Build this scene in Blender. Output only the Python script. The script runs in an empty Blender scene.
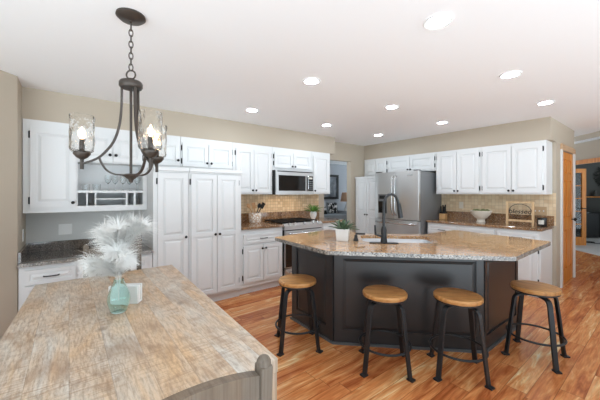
import bpy, bmesh, math, random
from mathutils import Vector, Matrix
from math import pi, sin, cos, radians, atan2, floor
random.seed(7)
C = bpy.context.scene.collection
SC = bpy.context.scene

# ------------------------------------------------------------------ camera, world, exposure
FPX, Y0, CAMH = 295.0, 193.0, 1.40
YAW = atan2(0.617, 0.787)
cam_d = bpy.data.cameras.new('camera'); cam = bpy.data.objects.new('camera', cam_d); C.objects.link(cam)
cam.location = (0, 0, CAMH); cam.rotation_euler = (pi/2, 0, -YAW)
cam_d.sensor_width = 36; cam_d.lens = FPX/600*36; cam_d.shift_y = -(200-Y0)/600; cam_d.clip_start = 0.02
SC.camera = cam
world = bpy.data.worlds.new('daylight'); SC.world = world; world.use_nodes = True
wnt = world.node_tree; wbg = wnt.nodes['Background']
SKY_L, UPFILL_L = 0.8, 4.6      # soft sky above, brighter lower half added as upward fill for the ceiling
wtc = wnt.nodes.new('ShaderNodeTexCoord'); wsep = wnt.nodes.new('ShaderNodeSeparateXYZ'); wnt.links.new(wtc.outputs['Generated'], wsep.inputs[0])
wmr = wnt.nodes.new('ShaderNodeMapRange'); wnt.links.new(wsep.outputs[2], wmr.inputs[0])
for i_, v_ in ((1, -.12), (2, .06), (3, UPFILL_L), (4, SKY_L)): wmr.inputs[i_].default_value = v_
wnt.links.new(wmr.outputs[0], wbg.inputs[1]); wbg.inputs[0].default_value = (0.85, 0.985, 1.08, 1)
SC.view_settings.view_transform = 'Standard'; SC.view_settings.look = 'None'
SC.view_settings.gamma = 1; SC.view_settings.use_curve_mapping = False
SC.view_settings.exposure = -0.26
LAMP_L = 170.0      # radiance of the recessed ceiling lamps

def cw(px, Z):     # image column + depth -> floor point, used once to survey the photographed places
    X = (px-300)/FPX*Z
    return (Z*cos(pi/2-YAW)+X*sin(pi/2-YAW), Z*sin(pi/2-YAW)-X*cos(pi/2-YAW))

# ------------------------------------------------------------------ materials
def lin(c):
    return tuple(((v/255)/12.92 if v/255 <= .04045 else ((v/255+.055)/1.055)**2.4) for v in c)+(1,)
def nd(nt, typ, ins=None, **props):
    n = nt.nodes.new(typ)
    for k, v in props.items(): setattr(n, k, v)
    for k, v in (ins or {}).items():
        s = n.inputs[k]
        if isinstance(v, bpy.types.NodeSocket): nt.links.new(v, s)
        else: s.default_value = v
    return n
def mat(name, col=(200,200,200), rough=.5, metal=0, coat=0, **kw):
    m = bpy.data.materials.new(name); m.use_nodes = True
    b = m.node_tree.nodes['Principled BSDF']
    b.inputs['Base Color'].default_value = lin(col)
    b.inputs['Roughness'].default_value = rough; b.inputs['Metallic'].default_value = metal
    b.inputs['Coat Weight'].default_value = coat
    for k, v in kw.items(): b.inputs[k].default_value = v
    return m
def bsdf(m): return m.node_tree.nodes['Principled BSDF']
def mth(nt, op, a, b=0.0, c=0.0):
    return nd(nt, 'ShaderNodeMath', {0: a, 1: b, 2: c}, operation=op).outputs[0]
def ramp(nt, fac, stops, interp='LINEAR'):
    n = nd(nt, 'ShaderNodeValToRGB', {0: fac}); cr = n.color_ramp; cr.interpolation = interp
    while len(cr.elements) < len(stops): cr.elements.new(.5)
    for e, (p, c) in zip(cr.elements, stops): e.position = p; e.color = lin(c)
    return n.outputs[0]
def mix(nt, f, a, b, mode='MIX'):
    n = nd(nt, 'ShaderNodeMix', data_type='RGBA', blend_type=mode)
    for i, v in ((0, f), (6, a), (7, b)):
        if isinstance(v, bpy.types.NodeSocket): nt.links.new(v, n.inputs[i])
        else: n.inputs[i].default_value = v
    return n.outputs[2]
def coords(nt):
    tc = nd(nt, 'ShaderNodeTexCoord'); s = nd(nt, 'ShaderNodeSeparateXYZ', {0: tc.outputs['Object']})
    return tc.outputs['Object'], s.outputs[0], s.outputs[1], s.outputs[2]
def vec(nt, x, y, z=0.0): return nd(nt, 'ShaderNodeCombineXYZ', {0: x, 1: y, 2: z}).outputs[0]
def noise(nt, v, scale, detail=4.0, rough=.55, dist=0.0):
    return nd(nt, 'ShaderNodeTexNoise', {'Vector': v, 'Scale': scale, 'Detail': detail, 'Roughness': rough, 'Distortion': dist}).outputs[0]
def bump(m, h, strength, dist=.01):
    nt = m.node_tree
    b = nd(nt, 'ShaderNodeBump', {'Height': h, 'Strength': strength, 'Distance': dist})
    nt.links.new(b.outputs[0], bsdf(m).inputs['Normal'])

def plank_mat(name, stops, row, length, along='x', rough=.3, gap=.012, grain=.5, coat=.0):
    m = mat(name, rough=rough, coat=coat); nt = m.node_tree
    _, x, y, z = coords(nt)
    if along == 'y': x, y = y, x
    yr = mth(nt, 'DIVIDE', y, row); r = mth(nt, 'FLOOR', yr)
    rn = nd(nt, 'ShaderNodeTexWhiteNoise', {'W': r}, noise_dimensions='1D').outputs[0]
    xs = mth(nt, 'ADD', mth(nt, 'DIVIDE', x, length), mth(nt, 'MULTIPLY', rn, 7.3)); c = mth(nt, 'FLOOR', xs)
    cell = nd(nt, 'ShaderNodeTexWhiteNoise', {'Vector': vec(nt, c, r)}, noise_dimensions='2D').outputs[0]
    off = mth(nt, 'MULTIPLY', cell, 37.0)
    gv = vec(nt, mth(nt, 'ADD', mth(nt, 'MULTIPLY', x, 1.6), off), mth(nt, 'MULTIPLY', y, 11.0), off)
    g = noise(nt, gv, 1.3, 5, .6, 1.2)
    f = mth(nt, 'ADD', mth(nt, 'MULTIPLY', cell, 1-grain), mth(nt, 'MULTIPLY', mth(nt, 'SUBTRACT', mth(nt, 'MULTIPLY', g, 2.6), .8), grain))
    col = ramp(nt, f, stops)
    fine = noise(nt, vec(nt, mth(nt, 'MULTIPLY', x, 6.0), mth(nt, 'MULTIPLY', y, 90.0), off), 1.0, 3)
    col = mix(nt, .35, col, ramp(nt, fine, [(.3, (120,110,105)), (.7, (255,255,255))]), 'MULTIPLY')
    fy = mth(nt, 'FRACT', yr); fx = mth(nt, 'FRACT', xs)
    e1 = mth(nt, 'LESS_THAN', fy, gap); e2 = mth(nt, 'LESS_THAN', fx, gap*row/length*1.2)
    e = mth(nt, 'MAXIMUM', e1, e2)
    col = mix(nt, mth(nt, 'MULTIPLY', e, .75), col, lin((70,38,20)))
    nt.links.new(col, bsdf(m).inputs['Base Color'])
    bump(m, mth(nt, 'ADD', mth(nt, 'MULTIPLY', g, .4), mth(nt, 'MULTIPLY', e, -1.0)), .12, .004)
    return m

M = {}
M['floor'] = plank_mat('hickory planks', [(0, (140,70,34)), (.2, (182,100,54)), (.42, (214,132,76)), (.62, (228,154,94)), (.78, (240,184,126)), (.92, (250,220,168)), (1, (253,234,194))], .128, 1.25, 'x', .25, .02, .62)
M['wall'] = mat('beige wall paint', (186,173,155), .7)
M['deskwall'] = mat('cool grey wall paint', (206,206,202), .7)
M['ceiling'] = mat('white ceiling paint', (246,246,246), .8)
nt = M['ceiling'].node_tree; v, x, y, z = coords(nt); bump(M['ceiling'], noise(nt, v, 3.0, 4), .06, .02)
M['white'] = mat('white cabinet paint', (228,228,227), .38)
M['trim'] = mat('white trim paint', (232,231,228), .4)
M['char'] = mat('charcoal cabinet paint', (50,50,51), .3)
M['char2'] = mat('charcoal base moulding', (92,95,97), .35)
M['black'] = mat('black hardware', (16,15,15), .6)
M['iron'] = mat('dark bronze iron', (74,66,60), .38, .5)
M['steelblack'] = mat('gunmetal steel', (48,49,51), .38, .35)
M['gasket'] = mat('black plastic', (18,18,19), .35)
M['blackglass'] = mat('black glass', (14,14,15), .06)
M['chrome'] = mat('satin steel', (200,200,200), .22, 1)
M['stainless'] = mat('brushed stainless', (214,214,214), .3, 1)
nt = M['stainless'].node_tree; v, x, y, z = coords(nt)
bump(M['stainless'], noise(nt, vec(nt, mth(nt,'MULTIPLY',x,3.0), mth(nt,'MULTIPLY',y,3.0), mth(nt,'MULTIPLY',z,260.0)), 1.0, 2), .01, .001)
M['basin'] = mat('satin sink steel', (188,190,192), .4, .9)
M['fridgeside'] = mat('grey refrigerator side', (128,129,130), .45, .3)

def granite(name, stops, flecks=(.7,.55), rough=.09):
    m = mat(name, rough=rough, coat=.3); m.node_tree.nodes['Principled BSDF'].inputs['IOR'].default_value = 1.6; nt = m.node_tree; v, x, y, z = coords(nt)
    d = mth(nt, 'ADD', mth(nt,'MULTIPLY',x,.7), mth(nt,'MULTIPLY',y,-.7)); e = mth(nt, 'ADD', mth(nt,'MULTIPLY',x,.7), mth(nt,'MULTIPLY',y,.7))
    big = noise(nt, vec(nt, mth(nt,'MULTIPLY',d,2.2), mth(nt,'MULTIPLY',e,7.0), z), 2.2, 5, .6, .8); sm = noise(nt, v, 60.0, 4, .75)
    f = mth(nt, 'ADD', mth(nt, 'MULTIPLY', big, .45), mth(nt, 'MULTIPLY', sm, .6))
    col = ramp(nt, f, stops)
    vo = nd(nt, 'ShaderNodeTexVoronoi', {'Vector': v, 'Scale': 120.0}).outputs['Color']
    s = nd(nt, 'ShaderNodeSeparateColor', {0: vo}).outputs[0]
    col = mix(nt, mth(nt, 'MULTIPLY', mth(nt, 'GREATER_THAN', s, .88), flecks[0]), col, lin((66,52,44)))
    col = mix(nt, mth(nt, 'MULTIPLY', mth(nt, 'LESS_THAN', s, .13), flecks[1]), col, lin((206,196,180)))
    nt.links.new(col, bsdf(m).inputs['Base Color']); return m
M['granite'] = granite('tan granite', [(.34, (118,80,50)), (.45, (168,120,76)), (.54, (196,148,100)), (.62, (210,168,122)), (.76, (222,190,150))])
M['edgesheen'] = granite('speckled granite edge with painted grey sheen', [(.36, (78,74,70)), (.47, (112,107,101)), (.55, (142,137,130)), (.64, (164,159,152)), (.76, (186,181,174))], (.8,.5), .2)  # greyer than the slabs: reflected window light painted into the edge colour
M['graniteb'] = granite('brown granite', [(.32, (84,60,44)), (.45, (124,92,66)), (.55, (156,118,84)), (.66, (178,144,108)), (.8, (194,168,136))], (.7,.4))
M['granited'] = granite('dark brown granite', [(.32, (44,38,34)), (.45, (74,64,56)), (.56, (100,88,78)), (.68, (124,112,100)), (.82, (140,130,118))], (.6,.18))

def tile_mat(name, size, cols, horiz, grout):
    m = mat(name, rough=.45); nt = m.node_tree; v, x, y, z = coords(nt)
    h = x if horiz == 'x' else y
    u = mth(nt, 'DIVIDE', h, size); w = mth(nt, 'DIVIDE', z, size)
    cell = nd(nt, 'ShaderNodeTexWhiteNoise', {'Vector': vec(nt, mth(nt,'FLOOR',u), mth(nt,'FLOOR',w))}, noise_dimensions='2D').outputs[0]
    f = mth(nt, 'ADD', mth(nt, 'MULTIPLY', cell, .7), mth(nt, 'MULTIPLY', noise(nt, v, 22.0, 4), .35))
    col = ramp(nt, f, cols)
    fu = mth(nt, 'FRACT', u); fw = mth(nt, 'FRACT', w)
    e = mth(nt, 'MAXIMUM', mth(nt, 'LESS_THAN', fu, .085), mth(nt, 'LESS_THAN', fw, .085))
    col = mix(nt, mth(nt,'MULTIPLY',e,grout), col, lin((164,140,112)))
    nt.links.new(col, bsdf(m).inputs['Base Color']); bump(m, mth(nt, 'MULTIPLY', e, -1.0), .4, .004); return m
M['tile_l'] = tile_mat('small travertine mosaic', .05, [(.1, (206,176,138)), (.5, (226,198,160)), (.9, (238,216,182))], 'x', .75)
M['tile_r'] = tile_mat('travertine tile', .052, [(.1, (220,194,156)), (.5, (230,206,170)), (.9, (238,218,186))], 'y', .4)

# weathered table top: wide boards along y, saw marks across, knots and grey wear
def weathered(name, warm, grey, dark, rough=.45, amt=1.0):
    m = mat(name, rough=rough); nt = m.node_tree; v, x, y, z = coords(nt)
    bw_ = .118
    r = mth(nt, 'FLOOR', mth(nt, 'DIVIDE', x, bw_))
    rn = nd(nt, 'ShaderNodeTexWhiteNoise', {'W': r}, noise_dimensions='1D').outputs[0]
    off = mth(nt, 'MULTIPLY', rn, 23.0)
    n1 = noise(nt, vec(nt, mth(nt,'ADD',mth(nt,'MULTIPLY',x,5.0),off), mth(nt,'MULTIPLY',y,1.5), z), 1.3, 8, .62, 1.0)
    f = mth(nt, 'ADD', mth(nt,'MULTIPLY',n1,.85), mth(nt,'MULTIPLY',rn,.16))
    col = mix(nt, ramp(nt, f, [(.34,(0,0,0)), (.66,(255,255,255))]), grey, warm)
    n3 = noise(nt, vec(nt, mth(nt,'ADD',mth(nt,'MULTIPLY',x,17.0),off), mth(nt,'MULTIPLY',y,5.0), z), 1.1, 8, .72, 1.2)
    col = mix(nt, mth(nt,'MULTIPLY', ramp(nt, n3, [(.46,(0,0,0)), (.74,(255,255,255))]), .6*amt), col, dark)
    fine = noise(nt, vec(nt, mth(nt,'MULTIPLY',x,120.0), mth(nt,'MULTIPLY',y,16.0), z), 1.0, 5, .75)
    col = mix(nt, .5*amt, col, ramp(nt, fine, [(.36,(150,130,112)), (.56,(255,255,255))]), 'MULTIPLY')
    pat = noise(nt, vec(nt, mth(nt,'ADD',mth(nt,'MULTIPLY',x,1.6),off), y, z), 3.4, 5, .6, .6)
    col = mix(nt, mth(nt,'MULTIPLY', ramp(nt, pat, [(.5,(0,0,0)), (.68,(255,255,255))]), .5*amt), col, dark)
    wob = mth(nt, 'ADD', mth(nt,'MULTIPLY',y,95.0), mth(nt,'MULTIPLY',noise(nt, v, 5.0, 3),2.2))
    n2 = noise(nt, vec(nt, mth(nt,'ADD',mth(nt,'MULTIPLY',x,7.0),off), wob, z), 1.0, 2, .5)
    saw = mth(nt, 'MULTIPLY', ramp(nt, n2, [(.5,(0,0,0)), (.62,(255,255,255))]), ramp(nt, noise(nt, vec(nt, mth(nt,'ADD',x,off), y, z), 3.6, 3), [(.44,(0,0,0)), (.6,(255,255,255))]))
    col = mix(nt, mth(nt,'MULTIPLY',saw,.4*amt), col, dark)
    kv = vec(nt, mth(nt,'ADD',mth(nt,'MULTIPLY',x,1.0),mth(nt,'MULTIPLY',noise(nt, v, 14.0, 3),.05)), mth(nt,'MULTIPLY',y,.7), 0.0)
    vo = nd(nt, 'ShaderNodeTexVoronoi', {'Vector': kv, 'Scale': 5.0}).outputs['Distance']
    kn = ramp(nt, vo, [(.04,(255,255,255)), (.14,(0,0,0))])
    col = mix(nt, mth(nt,'MULTIPLY',kn,.55*amt), col, lin((92,66,46)))
    e = mth(nt, 'LESS_THAN', mth(nt, 'FRACT', mth(nt, 'DIVIDE', x, bw_)), .022)
    col = mix(nt, mth(nt,'MULTIPLY',e,.28), col, lin((90,72,56)))
    nt.links.new(col, bsdf(m).inputs['Base Color']); bump(m, mth(nt,'SUBTRACT', n3, mth(nt,'MULTIPLY',saw,.5)), .2, .003); return m
M['table'] = weathered('weathered plank table', lin((210,174,134)), lin((206,198,186)), lin((138,102,70)), .36)
M['greywood'] = weathered('grey washed wood', lin((130,108,86)), lin((120,108,95)), lin((88,74,60)), .6, .8)

def grain(name, stops, rough=.35, sc=(3,40,40), coat=0):
    m = mat(name, rough=rough, coat=coat); nt = m.node_tree; v, x, y, z = coords(nt)
    g = noise(nt, vec(nt, mth(nt,'MULTIPLY',x,float(sc[0])), mth(nt,'MULTIPLY',y,float(sc[1])), mth(nt,'MULTIPLY',z,float(sc[2]))), 1.0, 4, .6, .6)
    nt.links.new(ramp(nt, g, stops), bsdf(m).inputs['Base Color']); return m
M['seat'] = grain('honey oak seat', [(.3,(146,98,54)), (.55,(188,134,78)), (.75,(208,158,102))], .3, (6,40,10))
M['oak'] = grain('golden oak', [(.3,(196,112,42)), (.55,(222,142,58)), (.75,(234,164,82))], .4, (40,40,3))
M['oaklight'] = grain('pale oak', [(.3,(190,150,112)), (.7,(214,180,144))], .4, (3,40,40))
M['lightwood'] = grain('light frame wood', [(.3,(196,160,118)), (.7,(222,190,148))], .5, (30,30,4))
M['block'] = grain('knife block wood', [(.3,(198,150,96)), (.7,(224,182,130))], .45, (20,20,4))
M['spoon'] = mat('wooden spoon', (196,146,98), .5)
M['glass'] = mat('clear glass', (250,252,252), .03, **{'Transmission Weight': 1.0, 'IOR': 1.35})
M['shade'] = mat('hammered clear glass', (255,254,252), .14, **{'Transmission Weight': 1.0, 'IOR': 1.25})
nt = M['shade'].node_tree; v, x, y, z = coords(nt)
bump(M['shade'], noise(nt, vec(nt, mth(nt,'MULTIPLY',x,45.0), mth(nt,'MULTIPLY',y,45.0), mth(nt,'MULTIPLY',z,20.0)), 1.0, 2), .9, .008)
M['teal'] = mat('iridescent teal glass', (232,251,248), .03, **{'Transmission Weight': 1.0, 'IOR': 1.3, 'Thin Film Thickness': 420.0})
M['ceramic'] = mat('white ceramic', (240,240,238), .22)
M['cream'] = mat('cream ceramic', (226,218,204), .35)
M['plate'] = mat('white switch plate', (238,237,233), .35)
M['beigeplate'] = mat('beige switch plate', (196,166,130), .45)
M['feather'] = mat('white feather', (240,238,234), .8, **{'Sheen Weight': .3})
M['leaf'] = mat('green leaf', (86,112,78), .45)
nt = M['leaf'].node_tree; v, x, y, z = coords(nt)
nt.links.new(ramp(nt, noise(nt, v, 30.0, 3), [(.35,(48,72,50)), (.65,(112,136,106))]), bsdf(M['leaf']).inputs['Base Color'])
M['fern'] = mat('bright fern', (86,132,52), .5)
M['moss'] = mat('moss green', (112,118,76), .8)
M['soil'] = mat('dark soil', (54,44,36), .9)
M['crock'] = mat('patterned crock', rough=.5)
nt = M['crock'].node_tree; v, x, y, z = coords(nt)
w = nd(nt, 'ShaderNodeTexVoronoi', {'Vector': v, 'Scale': 26.0}, feature='DISTANCE_TO_EDGE').outputs['Distance']
nt.links.new(ramp(nt, w, [(.05,(196,160,126)), (.16,(240,234,226))]), bsdf(M['crock']).inputs['Base Color'])
M['carpet'] = mat('pale carpet', (206,206,206), .95)
M['officewall'] = mat('office grey wall', (88,88,84), .7)
M['bluewall'] = mat('blue grey wall', (186,192,200), .7)
M['sofa'] = mat('grey sofa fabric', (150,155,160), .9)
M['cushion'] = mat('light cushion fabric', (206,210,214), .9)
M['pattern'] = mat('black and white pillow', rough=.9)
nt = M['pattern'].node_tree; v, x, y, z = coords(nt)
nt.links.new(ramp(nt, noise(nt, v, 11.0, 2), [(.49,(28,30,32)), (.53,(226,226,226))]), bsdf(M['pattern']).inputs['Base Color'])
M['art'] = mat('grey photographic print', rough=.3)
nt = M['art'].node_tree; v, x, y, z = coords(nt)
nt.links.new(ramp(nt, noise(nt, v, 2.6, 5), [(.3,(70,76,84)), (.55,(132,140,150)), (.75,(196,202,208))]), bsdf(M['art']).inputs['Base Color'])
M['artframe'] = mat('black picture frame', (34,36,38), .4)
M['lampshade'] = mat('tan lampshade', (196,156,126), .8)
M['bulb'] = mat('glowing bulb', (255,220,180), .3, **{'Emission Color': lin((255,214,168)), 'Emission Strength': 16.0})
M['lens'] = mat('lit lamp lens', (255,255,255), .3, **{'Emission Color': lin((230,243,255)), 'Emission Strength': LAMP_L})
M['hoodlens'] = mat('lit cooktop lamp', (255,230,200), .3, **{'Emission Color': lin((255,226,190)), 'Emission Strength': 40.0})
M['label'] = mat('pale label', (206,200,190), .6)
M['leafdark'] = mat('dark wreath leaves', (40,42,36), .7)

# ------------------------------------------------------------------ mesh helpers
def new(): return bmesh.new()
def box(bm, x0, x1, y0, y1, z0, z1):
    x0, x1 = min(x0,x1), max(x0,x1); y0, y1 = min(y0,y1), max(y0,y1); z0, z1 = min(z0,z1), max(z0,z1)
    v = [bm.verts.new(p) for p in ((x0,y0,z0),(x1,y0,z0),(x1,y1,z0),(x0,y1,z0),(x0,y0,z1),(x1,y0,z1),(x1,y1,z1),(x0,y1,z1))]
    for f in ((3,2,1,0),(4,5,6,7),(0,1,5,4),(1,2,6,5),(2,3,7,6),(3,0,4,7)): bm.faces.new([v[i] for i in f])
    return bm
def prism(bm, poly, z0, z1):
    a = [bm.verts.new((p[0],p[1],z0)) for p in poly]; b = [bm.verts.new((p[0],p[1],z1)) for p in poly]; n = len(poly)
    bm.faces.new(a[::-1]); bm.faces.new(b)
    for i in range(n): bm.faces.new((a[i], a[(i+1)%n], b[(i+1)%n], b[i]))
    return bm
def lathe(bm, prof, cx=0, cy=0, seg=24):
    rings = []
    for r, z in prof:
        if r < 1e-5: rings.append([bm.verts.new((cx,cy,z))])
        else: rings.append([bm.verts.new((cx+r*cos(2*pi*i/seg), cy+r*sin(2*pi*i/seg), z)) for i in range(seg)])
    for a, b in zip(rings, rings[1:]):
        for i in range(seg):
            j = (i+1) % seg
            if len(a) == 1 and len(b) == 1: continue
            if len(a) == 1: bm.faces.new((a[0], b[j], b[i]))
            elif len(b) == 1: bm.faces.new((a[i], a[j], b[0]))
            else: bm.faces.new((a[i], a[j], b[j], b[i]))
    return bm
def sweep(bm, pts, prof_fn, closed=False, up=None):
    pts = [Vector(p) for p in pts]; n = len(pts); rings = []; ref = Vector(up) if up else None
    for i, p in enumerate(pts):
        if closed: t = (pts[(i+1)%n]-pts[i-1]).normalized()
        else: t = (pts[min(i+1,n-1)]-pts[max(i-1,0)]).normalized()
        if ref is None: ref = Vector((0,0,1)) if abs(t.z) < .9 else Vector((1,0,0))
        a = ref.cross(t)
        if a.length < 1e-4: a = Vector((1,0,0)).cross(t)
        a.normalize(); b = t.cross(a).normalized()
        if up is None: ref = b
        rings.append([bm.verts.new(p+a*u+b*w) for u, w in prof_fn(i)])
    k = len(rings[0]); m = n if closed else n-1
    for i in range(m):
        A, B = rings[i], rings[(i+1)%n]
        for j in range(k): bm.faces.new((A[j], A[(j+1)%k], B[(j+1)%k], B[j]))
    if not closed: bm.faces.new(rings[0][::-1]); bm.faces.new(rings[-1])
    return bm
def tube(bm, pts, r, seg=8, closed=False):
    rr = r if isinstance(r, (list,tuple)) else None
    return sweep(bm, pts, lambda i: [((rr[i] if rr else r)*cos(2*pi*k/seg), (rr[i] if rr else r)*sin(2*pi*k/seg)) for k in range(seg)], closed)
def bar(bm, pts, w, t, up):
    return sweep(bm, pts, lambda i: [(-w/2,-t/2),(w/2,-t/2),(w/2,t/2),(-w/2,t/2)], False, up)
def smooth_pts(P, n=6):
    P = [Vector(p) for p in P]; out = []
    for i in range(len(P)-1):
        p0 = P[max(i-1,0)]; p1 = P[i]; p2 = P[i+1]; p3 = P[min(i+2,len(P)-1)]
        for k in range(n):
            t = k/n
            out.append(.5*((2*p1)+(-p0+p2)*t+(2*p0-5*p1+4*p2-p3)*t*t+(-p0+3*p1-3*p2+p3)*t**3))
    out.append(P[-1]); return out
def ball(bm, c, r, seg=14, rings=9, sz=1.0):
    lathe_prof = [(max(r*sin(pi*i/rings), 0), c[2]+r*sz*-cos(pi*i/rings)) for i in range(rings+1)]
    lathe_prof[0] = (0, c[2]-r*sz); lathe_prof[-1] = (0, c[2]+r*sz)
    return lathe(bm, lathe_prof, c[0], c[1], seg)
def obj(name, bm, m, parent=None, smooth=False, bevel=0, loc=None, rotz=0, subd=0):
    bmesh.ops.recalc_face_normals(bm, faces=bm.faces)
    me = bpy.data.meshes.new(name); bm.to_mesh(me); bm.free()
    me.materials.append(M[m] if isinstance(m, str) else m)
    if smooth:
        for p in me.polygons: p.use_smooth = True
    o = bpy.data.objects.new(name, me); C.objects.link(o)
    if smooth and bevel == 0:
        try: me.set_sharp_from_angle(angle=radians(38))
        except Exception: pass
    if parent: o.parent = parent
    if loc: o.location = loc
    if rotz: o.rotation_euler = (0,0,rotz)
    if bevel:
        b = o.modifiers.new('bevel', 'BEVEL'); b.width = bevel; b.segments = 2; b.limit_method = 'ANGLE'; b.angle_limit = radians(40)
    if subd:
        s = o.modifiers.new('sub', 'SUBSURF'); s.levels = subd; s.render_levels = subd
    return o
def inst(name, src, parent, loc, rot=None):
    o = bpy.data.objects.new(name, src); C.objects.link(o); o.parent = parent; o.location = loc
    if rot: o.rotation_euler = rot
    return o
def tag(o, label, cat, group=None):
    o['label'] = label; o['category'] = cat
    if group: o['group'] = group
    return o
def thing(name, label, cat, loc=(0,0,0), rotz=0, group=None):
    o = bpy.data.objects.new(name, None); C.objects.link(o); o.location = loc; o.rotation_euler = (0,0,rotz); o.empty_display_size = .1
    return tag(o, label, cat, group)
def struct(name, bm, m, **kw):
    o = obj(name, bm, m, **kw)
    if not kw.get('parent'): o['kind'] = 'structure'
    return o
def dup(root, loc, rotz, label=None):
    r = root.copy(); C.objects.link(r); r.location = loc; r.rotation_euler = (0,0,rotz)
    if label: r['label'] = label
    for ch in list(root.children):
        c = ch.copy(); C.objects.link(c); c.parent = r
        for g in ch.children:
            d = g.copy(); C.objects.link(d); d.parent = c
    return r

# ------------------------------------------------------------------ the room
CEIL = 2.44
XL, YB, XR = -.36, 4.27, 5.48
YC = 1.055           # closet wall plane
struct('floor', prism(new(), [(-1.4,-.7),(1.8,-.7),(3.2,-2.6),(12,-2.6),(12,4.39),(-1.4,4.39)], -.06, 0), 'floor')
struct('ceiling', box(new(), -3.2, 6.67, -1.5, 4.39, CEIL, CEIL+.1), 'ceiling')
bm = new(); box(bm, XL-.12, 3.947, YB, YB+.12, 0, CEIL); box(bm, 4.726, XR+.12, YB, YB+.12, 0, CEIL); box(bm, 3.947, 4.726, YB, YB+.12, 2.07, CEIL)
struct('wall_back', bm, 'wall')
struct('wall_right', box(new(), XR, XR+.12, YC+.12, YB, 0, CEIL), 'wall')
bm = new(); box(bm, XR, 5.79, YC, YC+.12, 0, CEIL); box(bm, 6.57, 6.67, YC, YC+.12, 0, CEIL); box(bm, 5.79, 6.57, YC, YC+.12, 2.04, CEIL)
box(bm, 6.57, 6.67, YC+.12, YB+.12, 0, CEIL)
struct('wall_closet', bm, 'wall')
prism_l = [(XL, YB), (XL, 3.62), (-2.3, 1.62), (-2.42, 1.70), (XL-.12, 3.67), (XL-.12, YB)]
struct('wall_left', prism(new(), prism_l, 0, CEIL), 'wall')
bm = new(); box(bm, XL, 3.926, 3.945, YB, 2.13, CEIL); struct('soffit', bm, 'wall')['kind'] = 'structure'
bm = new(); box(bm, 5.155, XR, YC, YB, 2.13, CEIL); struct('soffit', bm, 'wall')['kind'] = 'structure'
struct('wall_tile_back', box(new(), 1.83, 3.80, YB-.008, YB, .93, 1.40), 'tile_l')
struct('wall_desk', box(new(), XL, .742, YB-.003, YB, .76, 1.25), 'deskwall')
struct('wall_tile_right', box(new(), XR-.008, XR, 1.06, 2.70, .93, 1.40), 'tile_r')
bm = new(); box(bm, 4.726, 4.855, YB-.014, YB, 0, .1); struct('baseboard_back', bm, 'trim')
bm = new(); box(bm, 6.63, 6.685, YC-.014, YC, 0, .1); struct('baseboard_closet', bm, 'trim')
# casing round the closet door
bm = new(); box(bm, 5.70, 5.785, YC-.018, YC, 0, 2.045); box(bm, 6.575, 6.66, YC-.018, YC, 0, 2.045); struct('trim_1', bm, 'trim', bevel=.003)
struct('trim_2', box(new(), 5.70, 6.66, YC-.02, YC, 2.045, 2.13), 'oaklight', bevel=.003)
# foyer and office beyond (walls stand at 45 degrees)
s2 = 2**.5
def uv(u, v): return ((u+v)/s2, (v-u)/s2)
def uvbox(bm, u0, u1, v0, v1, z0, z1): return prism(bm, [uv(u0,v0), uv(u1,v0), uv(u1,v1), uv(u0,v1)], z0, z1)
def puv(px, Z): p = cw(px, Z); return ((p[0]-p[1])/s2, (p[0]+p[1])/s2)
UW = 5.83
V0, V1 = 6.2, 8.42
bm = new(); uvbox(bm, UW, UW+.14, V1, 11, 0, 2.78); uvbox(bm, UW, UW+.14, 3.2, V0, 0, 2.78); uvbox(bm, UW, UW+.14, V0, V1, 2.10, 2.78)
struct('wall_foyer', bm, 'wall')
struct('ceiling_foyer', prism(new(), [(6.67,-1.3), (6.67,4.39), (12.2,4.39), uv(UW,9.5), uv(UW,3.2)], 2.78, 2.86), 'ceiling')
bm = new(); uvbox(bm, UW-.02, UW, V0-.09, V1+.09, 2.09, 2.19); uvbox(bm, UW-.02, UW, V1, V1+.09, 0, 2.09); uvbox(bm, UW-.02, UW, V0-.09, V0, 0, 2.09)
struct('trim_3', bm, 'oak')
struct('floor_office', uvbox(new(), UW, 12, 4.5, 12, .0, .012), 'carpet')
struct('wall_office', uvbox(new(), UW, 12, 11.1, 11.22, 0, 2.6), 'officewall')
struct('ceiling_office', uvbox(new(), UW, 12, 4.5, 12, 2.6, 2.66), 'ceiling')
# living room beyond the doorway
struct('floor_living', box(new(), 2.2, 9.6, 4.39, 7.72, -.06, 0), 'carpet')
struct('wall_living', box(new(), 2.2, 9.6, 7.6, 7.72, 0, CEIL), 'bluewall')
struct('ceiling_living', box(new(), 2.2, 9.6, 4.39, 7.72, CEIL, CEIL+.1), 'ceiling')

bm = new(); box(bm, 9.5, 9.6, 4.39, 7.6, 0, .4); box(bm, 9.5, 9.6, 4.39, 7.6, 2.2, CEIL)
struct('wall_living_right', bm, 'bluewall')
bm = new(); box(bm, 2.2, 2.3, 4.39, 7.6, 0, .5); box(bm, 2.2, 2.3, 4.39, 7.6, 2.2, CEIL); box(bm, 2.2, 2.3, 4.39, 4.7, .5, 2.2)
struct('wall_living_left', bm, 'bluewall')
struct('wall_office_side', uvbox(new(), 12, 12.1, 4.5, 11.2, 0, 2.6), 'officewall')

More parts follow.
